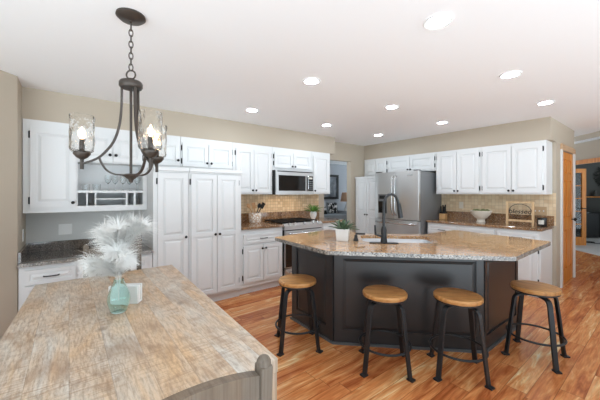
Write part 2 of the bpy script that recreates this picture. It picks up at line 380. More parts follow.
# ------------------------------------------------------------------ doors, drawers, cabinets
knob_me = None; hinge_me = None; pull_me = None
def hw():
    global knob_me, hinge_me, pull_me
    bm = new(); prof = [(.0065,0),(.0065,.012),(.014,.017),(.0165,.023),(.014,.029),(0,.031)]
    lathe(bm, [(r, z) for r, z in prof], 0, 0, 14)
    for v in bm.verts: v.co = Vector((v.co.x, -v.co.z, v.co.y))
    knob_me = bpy.data.meshes.new('knob'); bmesh.ops.recalc_face_normals(bm, faces=bm.faces); bm.to_mesh(knob_me); bm.free()
    for p in knob_me.polygons: p.use_smooth = True
    bm = new(); box(bm, -.009, .009, -.005, 0, -.032, .032); lathe(bm, [(0,-.037),(.006,-.035),(.006,.035),(0,.037)], 0, -.005, 10)
    hinge_me = bpy.data.meshes.new('hinge'); bmesh.ops.recalc_face_normals(bm, faces=bm.faces); bm.to_mesh(hinge_me); bm.free()
    bm = new(); tube(bm, smooth_pts([(-.055,0,0),(-.053,-.02,.0),(-.03,-.027,.0),(.03,-.027,.0),(.053,-.02,.0),(.055,0,0)], 4), .0055, 8)
    pull_me = bpy.data.meshes.new('handle'); bmesh.ops.recalc_face_normals(bm, faces=bm.faces); bm.to_mesh(pull_me); bm.free()
    for me in (knob_me, hinge_me, pull_me): me.materials.append(M['black'])
hw()
def panel_front(bm, x0, x1, z0, z1, panels, t=.024, rec=.015, yf=None):
    """slab with recessed raised panels; front faces -y, back at y=0 (or yf shifts it)"""
    y0 = 0 if yf is None else yf
    box(bm, x0+.001, x1-.001, y0-(t-rec), y0, z0+.001, z1-.001)
    zs = sorted(set([z0, z1]+[p[2] for p in panels]+[p[3] for p in panels])); xs = sorted(set([x0, x1]+[p[0] for p in panels]+[p[1] for p in panels]))
    for i in range(len(xs)-1):
        for j in range(len(zs)-1):
            cx, cz = (xs[i]+xs[i+1])/2, (zs[j]+zs[j+1])/2
            if any(p[0] < cx < p[1] and p[2] < cz < p[3] for p in panels): continue
            box(bm, xs[i], xs[i+1], y0-t, y0, zs[j], zs[j+1])
    for a, b, c, d in panels:
        prev = None
        for ins, dep in ((.001, t-rec+.0006), (.009, t-rec+.0006), (.034, t-.002)):
            ring = [bm.verts.new(p) for p in ((a+ins, y0-dep, c+ins), (b-ins, y0-dep, c+ins), (b-ins, y0-dep, d-ins), (a+ins, y0-dep, d-ins))]
            if prev:
                for k in range(4): bm.faces.new((prev[k], prev[(k+1)%4], ring[(k+1)%4], ring[k]))
            prev = ring
        bm.faces.new(prev)
    bmesh.ops.remove_doubles(bm, verts=bm.verts, dist=1e-5)
    return bm
def cab_door(parent, x0, x1, z0, z1, hinge=None, knob=None, split=None, sw=.05, m='white', hin=(.07,.07)):
    if split: panels = [(x0+sw, x1-sw, z0+sw, split-sw*.5), (x0+sw, x1-sw, split+sw*.5, z1-sw)]
    else: panels = [(x0+sw, x1-sw, z0+sw, z1-sw)]
    d = obj('door', panel_front(new(), x0, x1, z0, z1, panels), m, parent)
    if knob is not None:
        kx = x1-.025 if hinge == 'L' else x0+.025
        inst('knob', knob_me, d, (kx, -.023, knob))
    if hinge:
        hx = x0-.006 if hinge == 'L' else x1+.006
        inst('hinge', hinge_me, d, (hx, -.001, z0+hin[0])); inst('hinge', hinge_me, d, (hx, -.001, z1-hin[1]))
    return d
def cab_drawer(parent, x0, x1, z0, z1, m='white', pull=True, sw=.03):
    d = obj('drawer', panel_front(new(), x0, x1, z0, z1, [(x0+sw, x1-sw, z0+sw, z1-sw)], rec=.012), m, parent)
    if pull: inst('handle', pull_me, d, ((x0+x1)/2, -.023, (z0+z1)/2))
    return d
def body(parent, W, D, z0, z1, toe=False):
    bm = new()
    if toe: box(bm, 0, W, 0, D, .10, z1); box(bm, 0, W, .05, D, 0, .10)
    else: box(bm, 0, W, 0, D, z0, z1)
    return obj('body', bm, 'white', parent, bevel=.002)
R90 = -pi/2
G_UP, G_TALL, G_BASE = 'white upper cabinets', 'white tall pantry cabinets', 'white base cabinets'

# --- hutch over the desk (local = world x, y offset)
hz = thing('hutch_cabinet', 'white wall hutch with tall door, open glass shelf and plate slots above the desk', 'cabinet', (0, 3.945, 0), 0, G_UP)
bm = new(); D = YB-3.945-.004
box(bm, -.355, .076, 0, D, 1.20, 2.13); box(bm, .076, .742, 0, D, 1.735, 2.13); box(bm, .70, .742, 0, D, 1.20, 1.735)
box(bm, .076, .70, 0, D, 1.20, 1.262); box(bm, .076, .70, D-.015, D, 1.262, 1.735)
obj('body', bm, 'white', hz)
obj('shelf', box(new(), .076, .70, .002, D-.015, 1.402, 1.428), 'white', hz)
bm = new()
for a, b in ((.151,.164), (.227,.240), (.524,.541), (.604,.624)): box(bm, a, b, .002, D-.015, 1.262, 1.402)
box(bm, .24, .524, .002, D-.015, 1.327, 1.340)
obj('divider', bm, 'white', hz)
cab_door(hz, -.30, .06, 1.255, 2.05, 'L', 1.30)
cab_door(hz, .09, .388, 1.75, 2.05, 'L', 1.825, sw=.045); cab_door(hz, .396, .69, 1.75, 2.05, 'R', 1.825, sw=.045)

def upper(x0, x1, z0, label, doors, kz, yf=3.945):
    t = thing('wall_cabinet', label, 'cabinet', (x0, yf, 0), 0, G_UP); body(t, x1-x0, YB-yf-.004, z0, 2.13)
    for a, b, h in doors: cab_door(t, a-x0, b-x0, z0+.04 if z0 > 1.5 else z0+.025, 2.055, h, kz, sw=.05)
    return t
upper(.745, 1.135, 1.705, 'single door white cabinet above the left pantry, beside the hutch', [(.79,1.12,'L')], 1.815)
upper(1.138, 1.855, 1.705, 'small two door white cabinet above the wide pantry', [(1.155,1.495,'L'), (1.505,1.84,'R')], 1.80)
upper(1.858, 2.535, 1.38, 'tall two door white wall cabinet left of the microwave', [(1.905,2.192,'L'), (2.20,2.50,'R')], 1.44)
upper(2.538, 3.345, 1.765, 'short two door white cabinet directly above the microwave', [(2.565,2.93,'L'), (2.938,3.32,'R')], 1.835)
upper(3.348, 3.795, 1.38, 'narrow white wall cabinet right of the microwave by the doorway', [(3.375,3.75,'R')], 1.44)

def tall(x0, x1, label, doors):
    t = thing('pantry_cabinet', label, 'cabinet', (x0, 3.62, 0), 0, G_TALL)
    body(t, x1-x0, YB-3.62-.004, 0, 1.70, True)
    bm = new(); box(bm, 0, x1-x0, -.03, 0, 1.655, 1.70); box(bm, 0, x1-x0, -.015, 0, 1.64, 1.655); obj('crown', bm, 'white', t, bevel=.004)
    for a, b, h in doors: cab_door(t, a-x0, b-x0, .135, 1.625, h, .88, .885, .052, hin=(.1,.09))
tall(.745, 1.135, 'tall single door white pantry cabinet at the end of the desk', [(.79,1.118,'L')])
tall(1.138, 1.828, 'tall two door white pantry cabinet left of the range counter', [(1.16,1.48,'L'), (1.487,1.785,'R')])

def base(x0, x1, label, drawers, doors, yf=3.65):
    t = thing('base_cabinet', label, 'cabinet', (x0, yf, 0), 0, G_BASE); body(t, x1-x0, YB-yf-.004, 0, .895, True)
    for a, b in drawers: cab_drawer(t, a-x0, b-x0, .70, .825)
    for a, b, h in doors: cab_door(t, a-x0, b-x0, .165, .67, h, .62)
base(1.831, 2.528, 'white base cabinet with drawer and two doors left of the range', [(1.873,2.50)], [(1.873,2.182,'L'), (2.19,2.50,'R')])
base(3.31, 3.80, 'narrow white base cabinet right of the range', [(3.34,3.77)], [(3.34,3.77,'R')])
tag(obj('countertop', box(new(), 1.831, 2.532, 3.615, YB-.026, .897, .93), 'graniteb', bevel=.004), 'brown granite countertop between tall pantry and range', 'countertop')
tag(obj('countertop', box(new(), 3.306, 3.86, 3.615, YB-.026, .897, .93), 'graniteb', bevel=.004), 'short brown granite countertop right of the range', 'countertop')
tag(obj('granite_upstand', box(new(), 1.831, 3.80, YB-.026, YB-.008, .93, 1.075), 'graniteb'), 'low brown granite upstand along the wall behind the range', 'backsplash')

# --- desk
dk = thing('desk_cabinet', 'low white desk cabinet with drawers under the hutch', 'cabinet', (0, 3.635, 0))
bm = new(); D = YB-3.635-.004
box(bm, -.355, .10, 0, D, .08, .735); box(bm, -.355, .10, .05, D, 0, .08); box(bm, .10, .74, 0, D, .55, .735); box(bm, .70, .74, 0, D, 0, .55)
obj('body', bm, 'white', dk)
cab_drawer(dk, -.31, .055, .565, .695); cab_drawer(dk, -.31, .055, .35, .55); cab_drawer(dk, -.31, .055, .11, .335); cab_drawer(dk, .12, .685, .572, .695)
dt = thing('desk_countertop', 'dark brown granite desk top with low upstand under the hutch', 'countertop', (0,0,0))
obj('slab', box(new(), XL+.003, .742, 3.60, YB-.003, .735, .767), 'granited', dt, bevel=.004)
bm = new(); box(bm, XL+.023, .742, YB-.024, YB-.003, .767, .865); box(bm, XL+.003, XL+.023, 3.63, YB-.003, .767, .865)
obj('upstand', bm, 'granited', dt)
obj('edge_sheen', box(new(), XL+.003, .742, 3.597, 3.60, .735, .765), 'edgesheen', dt)['label'] = 'speckled desk top edge with grey reflection painted in'

# --- outlets and switches
def plate(name, label, cat, loc, rotz, gangs, m='plate', kind='outlet', h=.118):
    t = thing(name, label, cat, loc, rotz); w = .048*gangs+.024
    obj('cover_plate', box(new(), -w/2, w/2, -.006, 0, -h/2, h/2), m, t, bevel=.002)
    for g in range(gangs):
        cx = (g-(gangs-1)/2)*.048
        if kind == 'outlet':
            for s in (-1, 1): obj('socket', lathe_y(.014, -.0085, -.005, cx, s*.026), m, t)
        else: obj('toggle', box(new(), cx-.006, cx+.006, -.016, -.005, -.010, .012), m if m != 'beigeplate' else 'plate', t)
def lathe_y(r, y0, y1, cx, cz, seg=14):
    bm = new(); lathe(bm, [(0,y0),(r,y0),(r,y1)], 0, 0, seg)
    for v in bm.verts: v.co = Vector((cx+v.co.x, v.co.z, cz+v.co.y))
    return bm
plate('light_switch', 'white double switch plate on grey wall above left end of desk', 'switch', (-.03, YB, .99), 0, 2, kind='switch')
plate('wall_outlet', 'white single outlet above the desk behind the feathers', 'outlet', (.40, YB, 1.01), 0, 1)
plate('wall_outlet', 'white outlet on the side wall at left end of desk', 'outlet', (XL, 4.0, .98), pi/2, 1)
plate('wall_outlet', 'cream outlet on the tile between knife block and bowl', 'outlet', (XR-.008, 2.35, 1.185), R90, 1, 'cream')
plate('light_switch', 'beige three gang switch plate on tile behind the black candle', 'switch', (XR-.008, 1.245, 1.135), R90, 3, 'beigeplate', 'switch', .125)

# --- microwave
mw = thing('microwave', 'stainless over the range microwave between white wall cabinets', 'microwave', (2.545, 3.86, 0))
W = .785
obj('casing', box(new(), 0, W, .025, YB-3.86, 1.375, 1.762), 'gasket', mw)
bm = new(); box(bm, .004, W, -.0, .025, 1.375, 1.435); box(bm, .004, W, 0, .025, 1.685, 1.762); box(bm, .004, .055, 0, .025, 1.435, 1.685); box(bm, .60, .63, 0, .025, 1.435, 1.685); box(bm, W-.018, W, 0, .025, 1.435, 1.685)
dr = obj('door', bm, 'stainless', mw)
obj('window', box(new(), .055, .60, .004, .02, 1.435, 1.685), 'blackglass', dr)
tube_h = new(); tube(tube_h, smooth_pts([(.632,0,1.44),(.632,-.03,1.46),(.632,-.034,1.56),(.632,-.03,1.665),(.632,0,1.685)],4), .009, 8); obj('handle', tube_h, 'chrome', dr, True)
cp = obj('control_panel', box(new(), .645, W-.018, -.002, .02, 1.435, 1.685), 'blackglass', mw)
obj('display', box(new(), .665, W-.035, -.004, 0, 1.635, 1.665), 'label', cp)
bm = new()
for i in range(3):
    for j in range(5): box(bm, .664+i*.034, .686+i*.034, -.004, 0, 1.46+j*.032, 1.475+j*.032)
obj('keypad', bm, 'fridgeside', cp)
for lx in (.2, .58): obj('cooktop_lamp', box(new(), lx-.05, lx+.05, .12, .2, 1.3745, 1.376), 'hoodlens', mw)
obj('vent_grille', box(new(), .03, W-.03, -.003, .0, 1.738, 1.754), 'gasket', mw)

# --- range
rg = thing('range', 'stainless slide in range with black cooktop under the microwave', 'stove', (2.536, 3.60, 0)); W = .766
obj('body', box(new(), 0, W, .03, .64, .04, .915), 'gasket', rg)
obj('cooktop', box(new(), 0, W, .06, .64, .915, .932), 'blackglass', rg)
for cx in (.13, .383, .636):
    bm = new()
    for yy in (.12,.28,.44,.60): box(bm, cx-.11, cx+.11, yy-.006, yy+.006, .945, .957)
    for dx in (-.1, 0, .1): box(bm, cx+dx-.006, cx+dx+.006, .11, .61, .945, .957)
    for yy in (.12,.60):
        for dx in (-.1,.1): box(bm, cx+dx-.006, cx+dx+.006, yy-.006, yy+.006, .932, .946)
    obj('grate', bm, 'black', rg)
bm = new(); P = [(0,.84),(0,.90),(.05,.935),(.065,.935),(.065,.84)]
a = [bm.verts.new((0,p[0],p[1])) for p in P]; b = [bm.verts.new((W,p[0],p[1])) for p in P]
bm.faces.new(a); bm.faces.new(b[::-1])
for i in range(5): bm.faces.new((a[i], a[(i+1)%5], b[(i+1)%5], b[i]))
cpn = obj('control_panel', bm, 'stainless', rg)
for kx in (.09,.19,.383,.57,.67):
    bm = new(); lathe(bm, [(0,.0),(.02,.0),(.019,.026),(0,.028)], 0, 0, 14)
    o = obj('control_knob', bm, 'chrome', cpn, True); o.location = (kx, .025, .916); o.rotation_euler = (radians(55), 0, 0)
od = obj('oven_door', box(new(), .005, W-.005, -.005, .03, .27, .825), 'stainless', rg, bevel=.003)
obj('window', box(new(), .012, W-.012, -.008, .0, .285, .755), 'blackglass', od)
bm = new(); tube(bm, [(.05,-.06,.785),(W-.05,-.06,.785)], .016, 10)
for q in (.07, W-.07): tube(bm, [(q,-.06,.785),(q,-.004,.785)], .01, 8)
obj('handle', bm, 'chrome', od, True)
wd = obj('warming_drawer', box(new(), .005, W-.005, -.005, .03, .06, .255), 'stainless', rg, bevel=.003)
bm = new(); tube(bm, [(.05,-.05,.215),(W-.05,-.05,.215)], .012, 8)
for q in (.07, W-.07): tube(bm, [(q,-.05,.215),(q,-.004,.215)], .008, 8)
obj('handle', bm, 'chrome', wd, True)

# --- right wall cabinets (local x -> -y, local y -> +x)
def rupper(y0, y1, z0, label, doors, kz, ztop=2.055):
    t = thing('wall_cabinet', label, 'cabinet', (5.155, y0, 0), R90, G_UP); body(t, y0-y1, XR-5.155-.004, z0, 2.13)
    for a, b, h in doors: cab_door(t, y0-a, y0-b, z0+.025, ztop, h, kz, sw=.05)
    return t
rupper(2.641, 1.917, 1.38, 'two door white wall cabinet right of the refrigerator above the knife block', [(2.615,2.285,'L'), (2.278,1.94,'R')], 1.435, 2.085)
ucb = rupper(1.914, 1.10, 1.38, 'two door white wall cabinet nearest the oak door', [(1.885,1.505,'L'), (1.497,1.14,'R')], 1.435, 2.085)
rupper(4.262, 3.652, 1.76, 'small white cabinet in the corner above the narrow pantry', [(4.23,3.95,'L'), (3.942,3.68,'R')], None, 2.09)
rupper(3.649, 2.644, 1.80, 'short two door white cabinet above the refrigerator', [(3.62,3.155,'L'), (3.147,2.67,'R')], 1.85, 2.09)
t = thing('pantry_cabinet', 'narrow white pantry cabinet left of the refrigerator in the corner', 'cabinet', (4.86, 4.262, 0), R90, G_TALL)
body(t, .638, XR-4.86-.004, 0, 1.74, True)
bm = new(); box(bm, 0, .638, -.025, 0, 1.70, 1.74); obj('crown', bm, 'white', t, bevel=.004)
for a, b, h in ((.03,.312,'L'), (.32,.61,'R')):
    cab_door(t, a, b, .985, 1.685, h, None); cab_door(t, a, b, .135, .975, h, .955)
def rbase(y0, y1, label, doors):
    t = thing('base_cabinet', label, 'cabinet', (4.885, y0, 0), R90, G_BASE); W = y0-y1; body(t, W, XR-4.885-.004, 0, .895, True)
    cab_drawer(t, .025, W-.025, .73, .85)
    for a, b, h in doors: cab_door(t, a*W, b*W, .15, .70, h, .655)
rbase(2.655, 2.14, 'white base cabinet beside the refrigerator under the knife block', [(.05,.95,'L')])
rbase(2.137, 1.62, 'white base cabinet under the footed white bowl', [(.05,.95,'L')])
rbase(1.617, 1.10, 'white base cabinet nearest the oak door, under the wooden sign', [(.05,.94,'R')])
tag(obj('countertop', box(new(), 4.85, XR-.026, 1.078, 2.668, .897, .932), 'graniteb', bevel=.004), 'long brown granite countertop on the right wall by the refrigerator', 'countertop')
tag(obj('granite_upstand', box(new(), XR-.026, XR-.008, 1.078, 2.668, .932, 1.07), 'graniteb'), 'low brown granite upstand along the right wall', 'backsplash')

# --- refrigerator (local x -> -y)
fr = thing('refrigerator', 'stainless french door refrigerator with ice dispenser', 'refrigerator', (4.65, 3.60, 0), R90); W = .91
obj('case', box(new(), .005, W-.005, .085, .80, .03, 1.765), 'fridgeside', fr, bevel=.004)
def fdoor(x0, x1, z0, z1, name):
    bm = new(); n = 8; fr_ = []
    for i in range(n+1):
        t_ = i/n; x = x0+(x1-x0)*t_; yy = .018*(abs(2*((x-0)/W)-1)**2.2)
        fr_.append((x, yy))
    prism(bm, fr_+[(x1,.078),(x0,.078)], z0, z1)
    return obj(name, bm, 'stainless', fr, bevel=.006)
dl = fdoor(.003, .452, .925, 1.785, 'door'); drr = fdoor(.458, W-.003, .925, 1.785, 'door'); fz = fdoor(.003, W-.003, .07, .912, 'freezer_drawer')
for d, hx in ((dl, .425), (drr, .485)):
    bm = new(); tube(bm, smooth_pts([(hx,.005,1.70),(hx,-.045,1.67),(hx,-.06,1.5),(hx,-.06,1.2),(hx,-.045,1.03),(hx,.005,1.0)],5), .014, 10); obj('handle', bm, 'chrome', d, True)
bm = new(); tube(bm, smooth_pts([(.05,.01,.86),(.08,-.045,.86),(.25,-.06,.86),(.66,-.06,.86),(.83,-.045,.86),(.86,.01,.86)],5), .015, 10); obj('handle', bm, 'chrome', fz, True)
obj('dispenser_panel', box(new(), .09, .285, -.004, .02, 1.02, 1.38), 'fridgeside', dl, bevel=.003)
obj('dispenser_recess', box(new(), .10, .275, -.007, .01, 1.03, 1.245), 'blackglass', dl)
obj('dispenser_display', box(new(), .12, .255, -.007, .0, 1.29, 1.355), 'gasket', dl)
obj('badge', box(new(), .70, .80, -.001, .006, 1.70, 1.722), 'chrome', drr)
bm = new(); box(bm, .02, .10, .02, .12, 1.785, 1.80); box(bm, W-.10, W-.02, .02, .12, 1.785, 1.80); obj('hinge_cover', bm, 'gasket', fr)
obj('base_grille', box(new(), .02, W-.02, .03, .08, .0, .06), 'gasket', fr)

# ------------------------------------------------------------------ closet door
cd = thing('panel_door', 'golden oak six panel closet door, closed, right of the white cabinets', 'door', (5.795, YC+.045, 0)); W = .77
px_ = [(.11,.345), (.425,.66)]; pz = [(.22,.83), (1.02,1.60), (1.70,1.92)]
o = obj('door_leaf', panel_front(new(), 0, W, .008, 2.032, [(a,b,c,d) for a,b in px_ for c,d in pz], t=.04, rec=.014), 'oak', cd)
bm = new(); ball(bm, (0,0,0), .028); lathe_k = bm
for v in bm.verts: v.co = Vector((v.co.x+.70, -.085+v.co.y*.8, v.co.z+.97))
box(bm, .692, .708, -.08, -.04, .962, .978); obj('knob', bm, 'black', o, True)
for z_ in (.25, 1.02, 1.80):
    bm = new(); lathe(bm, [(0,z_-.045),(.008,z_-.045),(.008,z_+.045),(0,z_+.045)], .004, -.047, 10); obj('hinge', bm, 'chrome', o)

# ------------------------------------------------------------------ island
isl = thing('kitchen_island', 'charcoal panelled kitchen island angled in the middle of the room', 'island')
A = (1.975,2.64); B_ = (1.955,1.975); Cc = (2.875,1.055); Dd = (3.71,1.045)
poly = [A, B_, Cc, Dd, (3.78,1.66), (3.18,1.74), (2.69,2.24), (2.60,2.70)]
inner = [(2.005,2.60), (1.985,1.985), (2.885,1.085), (3.69,1.075), (3.75,1.63), (3.165,1.71), (2.66,2.228), (2.572,2.66)]
def face_panel(p, q, z0, z1, inset=(.06,.06), name='side_panel'):
    p = Vector((p[0],p[1],0)); q = Vector((q[0],q[1],0)); L = (q-p).length; ang = atan2((q-p).y, (q-p).x)
    o = obj(name, panel_front(new(), 0, L, z0, z1, [(inset[0], L-inset[1], .135, .80)], t=.02, rec=.012), 'char', isl, loc=p, rotz=ang)
    return o
face_panel(A, B_, .02, .885, name='end_panel', inset=(.09,.09)); face_panel(B_, Cc, .02, .885, (.075,.06), name='front_panel'); face_panel(Cc, Dd, .02, .885, (.05,.05), name='side_panel')
def off(p, q, d):
    p = Vector(p); q = Vector(q); t = (q-p).normalized(); n = Vector((t.y, -t.x)); return n*d
bm = new()
for p, q in ((A,B_), (B_,Cc), (Cc,Dd)):
    n = off(p, q, .036); n0 = off(p, q, .018); t_ = (Vector(q)-Vector(p)).normalized()*.015
    prism(bm, [Vector(p)+n0-t_, Vector(q)+n0+t_, Vector(q)+n+t_, Vector(p)+n-t_], 0, .02)
obj('shoe_moulding', bm, 'char2', isl)

# sink cut-out coordinates: u along the diagonal, v across it
SU0, SU1, SV0, SV1 = .27, .985, 2.935, 3.405
def rounded(u0, u1, v0, v1, r, n=5):
    out = []
    for cu, cv, a0 in ((u1-r,v1-r,0), (u0+r,v1-r,pi/2), (u0+r,v0+r,pi), (u1-r,v0+r,1.5*pi)):
        for k in range(n+1): a_ = a0+pi/2*k/n; out.append(uv(cu+r*cos(a_), cv+r*sin(a_)))
    return out
top_poly = [(1.682,1.79), (2.64,.745), (3.745,.762), (3.93,1.77), (3.20,1.80), (2.75,2.28), (2.67,2.80), (1.747,2.68)]
def soft(poly, r, n=3):
    out = []
    for i, p in enumerate(poly):
        p = Vector(p); a_ = Vector(poly[i-1]); b_ = Vector(poly[(i+1)%len(poly)])
        d1 = (a_-p).normalized()*r; d2 = (b_-p).normalized()*r
        for k in range(n+1):
            t_ = k/n; out.append((p+d1)*(1-t_)**2+p*2*t_*(1-t_)+(p+d2)*t_*t_)
    return out
def slab_with_hole(outer, hole, z0, z1):
    bm = new()
    def ring(pts, z): return [bm.verts.new((p[0],p[1],z)) for p in pts]
    for z in (z0, z1):
        o_ = ring(outer, z); h_ = ring(hole, z)
        es = [bm.edges.new((L[i], L[(i+1)%len(L)])) for L in (o_, h_) for i in range(len(L))]
        bmesh.ops.triangle_fill(bm, use_beauty=True, use_dissolve=False, edges=es)
        if z == z0: lo = (o_, h_)
        else: hi = (o_, h_)
    for k in (0, 1):
        n = len(lo[k])
        for i in range(n): bm.faces.new((lo[k][i], lo[k][(i+1)%n], hi[k][(i+1)%n], hi[k][i]))
    return bm
IT = .922
obj('body', slab_with_hole(poly, inner, 0, .885), 'char', isl)
hole = rounded(SU0, SU1, SV0, SV1, .09)
ic = obj('island_countertop', slab_with_hole(soft(top_poly, .03), hole, IT-.034, IT), 'granite')
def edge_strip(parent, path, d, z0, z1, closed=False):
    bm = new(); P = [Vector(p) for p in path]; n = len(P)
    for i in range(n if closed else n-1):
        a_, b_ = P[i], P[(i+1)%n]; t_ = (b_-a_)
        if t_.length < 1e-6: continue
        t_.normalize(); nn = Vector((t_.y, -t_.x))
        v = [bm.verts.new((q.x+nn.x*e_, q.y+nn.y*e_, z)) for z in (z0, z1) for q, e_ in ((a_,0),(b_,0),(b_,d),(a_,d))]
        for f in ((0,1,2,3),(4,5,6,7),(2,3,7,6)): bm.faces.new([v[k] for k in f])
    e = obj('edge_sheen', bm, 'edgesheen', parent); e['label'] = 'speckled granite edge with grey reflection painted in'; return e
edge_strip(ic, soft(top_poly, .03), .003, IT-.034, IT-.002, True)  # strip carrying the painted grey reflection round the island top
tag(ic, 'large angled tan granite countertop on the charcoal island', 'countertop')
# basin hangs below the slab
bm = new(); rings = []
for d, z in ((0,IT-.034), (0,IT-.15), (.02,IT-.19), (.06,IT-.2)):
    rings.append([bm.verts.new((p[0],p[1],z)) for p in rounded(SU0+d, SU1-d, SV0+d, SV1-d, .09-d*.6)])
for a_, b_ in zip(rings, rings[1:]):
    for i in range(len(a_)): bm.faces.new((a_[i], a_[(i+1)%len(a_)], b_[(i+1)%len(a_)], b_[i]))
bm.faces.new(rings[-1])
sk = thing('sink', 'stainless undermount sink set in the island countertop', 'sink')
o = obj('basin', bm, 'basin', sk, True); so = o.modifiers.new('thick', 'SOLIDIFY'); so.thickness = .003
c_ = uv((SU0+SU1)/2, (SV0+SV1)/2); obj('drain', lathe(new(), [(0,IT-.198),(.04,IT-.197),(.045,IT-.1995)], c_[0], c_[1]), 'gasket', sk, True)
# faucet
fc = thing('faucet', 'dark bronze gooseneck kitchen faucet on the island', 'faucet'); fx, fy = uv(.455, 2.885)
plt = rounded(.455-.135, .455+.135, 2.855, 2.915, .028); obj('deck_plate', prism(new(), plt, IT, IT+.008), 'steelblack', fc)
obj('base', lathe(new(), [(0,IT+.008),(.032,IT+.008),(.032,IT+.02),(.027,IT+.05),(.026,IT+.13),(.018,IT+.16),(0,IT+.16)], fx, fy), 'steelblack', fc, True)
du = uv(.86, .5)
def fp(d, z): return (fx+du[0]*d, fy+du[1]*d, z)
bm = new(); tube(bm, smooth_pts([fp(0,IT+.14), fp(0,IT+.34), fp(.012,IT+.41), fp(.05,IT+.455), fp(.10,IT+.465), fp(.15,IT+.435), fp(.178,IT+.37)],6), .0135, 12); obj('neck', bm, 'steelblack', fc, True)
bm = new(); tube(bm, smooth_pts([fp(.178,IT+.38), fp(.19,IT+.32), fp(.205,IT+.235)],4), [.018,.018,.019,.02,.021,.022,.023,.023,.024], 12); obj('spray_head', bm, 'steelblack', fc, True)
bm = new(); l0 = uv(.455-.02, 2.885); l1 = uv(.455-.075, 2.90); tube(bm, [(l0[0],l0[1],IT+.07), (l1[0],l1[1],IT+.08), (l1[0]-.004,l1[1]+.004,IT+.17)], [.014,.012,.008], 10); obj('lever', bm, 'steelblack', fc, True)
sd = thing('soap_dispenser', 'small dark soap dispenser left of the sink', 'soap dispenser'); sx, sy = uv(.20, 2.99)
obj('base', lathe(new(), [(0,IT),(.026,IT),(.026,IT+.012),(.017,IT+.03),(.014,IT+.06),(0,IT+.062)], sx, sy), 'steelblack', sd, True)
bm = new(); p1 = uv(.20, 2.99); p2 = uv(.29, 3.03); tube(bm, [(p1[0],p1[1],IT+.05), (p1[0],p1[1],IT+.072), (p2[0],p2[1],IT+.066)], .010, 8); obj('spout', bm, 'steelblack', sd, True)
# potted plant on the island
pp = thing('potted_plant', 'green succulent in a square white pot on the island', 'plant', (2.185, 2.085, IT), radians(-54))
bm = new(); a_, b_ = .056, .066
lo = [bm.verts.new((sx_*a_, sy_*a_, 0)) for sx_, sy_ in ((-1,-1),(1,-1),(1,1),(-1,1))]; hi = [bm.verts.new((sx_*b_, sy_*b_, .118)) for sx_, sy_ in ((-1,-1),(1,-1),(1,1),(-1,1))]
inn = [bm.verts.new((sx_*(b_-.008), sy_*(b_-.008), .118)) for sx_, sy_ in ((-1,-1),(1,-1),(1,1),(-1,1))]; ib = [bm.verts.new((v.co.x*.97, v.co.y*.97, .10)) for v in inn]
bm.faces.new(lo[::-1])
for k in range(4):
    j = (k+1)%4; bm.faces.new((lo[k],lo[j],hi[j],hi[k])); bm.faces.new((hi[k],hi[j],inn[j],inn[k])); bm.faces.new((inn[k],inn[j],ib[j],ib[k]))
bm.faces.new(ib); obj('pot', bm, 'ceramic', pp, bevel=.003)
obj('soil', box(new(), -.052, .052, -.052, .052, .098, .104), 'soil', pp)
def blade(bm, base, az, length, up, width, droop=.3, n=6):
    d = Vector((cos(az), sin(az), 0)); s = Vector((-sin(az), cos(az), 0)); prev = None
    for i in range(n+1):
        t = i/n; p = Vector(base)+d*(length*cos(up)*t)+Vector((0,0,1))*(length*sin(up)*t-droop*length*t*t)
        w = width*(.35+1.3*t)*(1-t)**.6 if t < 1 else 0
        row = [bm.verts.new(p-s*w/2+Vector((0,0,w*.25))), bm.verts.new(p-Vector((0,0,.003))), bm.verts.new(p+s*w/2+Vector((0,0,w*.25)))] 
        if prev:
            for k in (0,1): bm.faces.new((prev[k], prev[k+1], row[k+1], row[k]))
        prev = row
bm = new(); rnd = random.Random(3)
for k in range(26):
    az = k*2.4+rnd.random()*.3; up = radians(12+68*(k/26)); blade(bm, (cos(az)*.012, sin(az)*.012, .104), az, .15-.035*(k/26)+rnd.random()*.02, up, .044, .16)
obj('foliage', bm, 'leaf', pp, True)

# ------------------------------------------------------------------ stools
def make_stool(label):
    t = thing('bar_stool', label, 'stool', group='backless bar stools round the island')
    obj('seat', lathe(new(), [(0,.566),(.168,.566),(.175,.572),(.176,.592),(.170,.600),(0,.602)], seg=48), 'seat', t, True)
    obj('seat_ring', lathe(new(), [(0,.539),(.10,.539),(.10,.554),(.166,.554),(.169,.556),(.169,.566),(0,.566)], seg=40), 'steelblack', t, True)
    for k in range(4):
        a_ = pi/4+k*pi/2; d = Vector((cos(a_), sin(a_), 0)); s = Vector((-sin(a_), cos(a_), 0))
        P = [(.236,.006), (.214,.16), (.193,.33), (.177,.44), (.170,.485), (.158,.512), (.134,.526), (.09,.530), (.03,.530)]
        pts = smooth_pts([d*r+Vector((0,0,z)) for r, z in P], 4)
        bm = new(); bar(bm, pts, .016, .038, s)
        lg = obj('leg', bm, 'steelblack', t, bevel=.002)
        bm = new(); prism(bm, [d*(.238+dx)+s*dy for dx, dy in ((-.02,-.022),(.03,-.022),(.03,.022),(-.02,.022))], 0, .012); obj('foot', bm, 'steelblack', lg)
    bm = new(); tube(bm, [(.200*cos(2*pi*i/40), .200*sin(2*pi*i/40), .185) for i in range(40)], .009, 8, True); obj('footrest_ring', bm, 'steelblack', t, True)
    return t
st = make_stool('backless wood and metal stool at the left end of the island, nearest the range')
st.location = (1.675, 2.175, 0); st.rotation_euler = (0,0,radians(-30))
dup(st, (2.025, 1.465, 0), radians(-48), 'backless wood and metal stool in front of the island, nearest the table')
dup(st, (2.415, 1.065, 0), radians(-54), 'backless wood and metal stool at the right front corner of the island')
dup(st, (3.165, .752, 0), radians(-88), 'backless wood and metal stool at the right end, nearest the oak door')

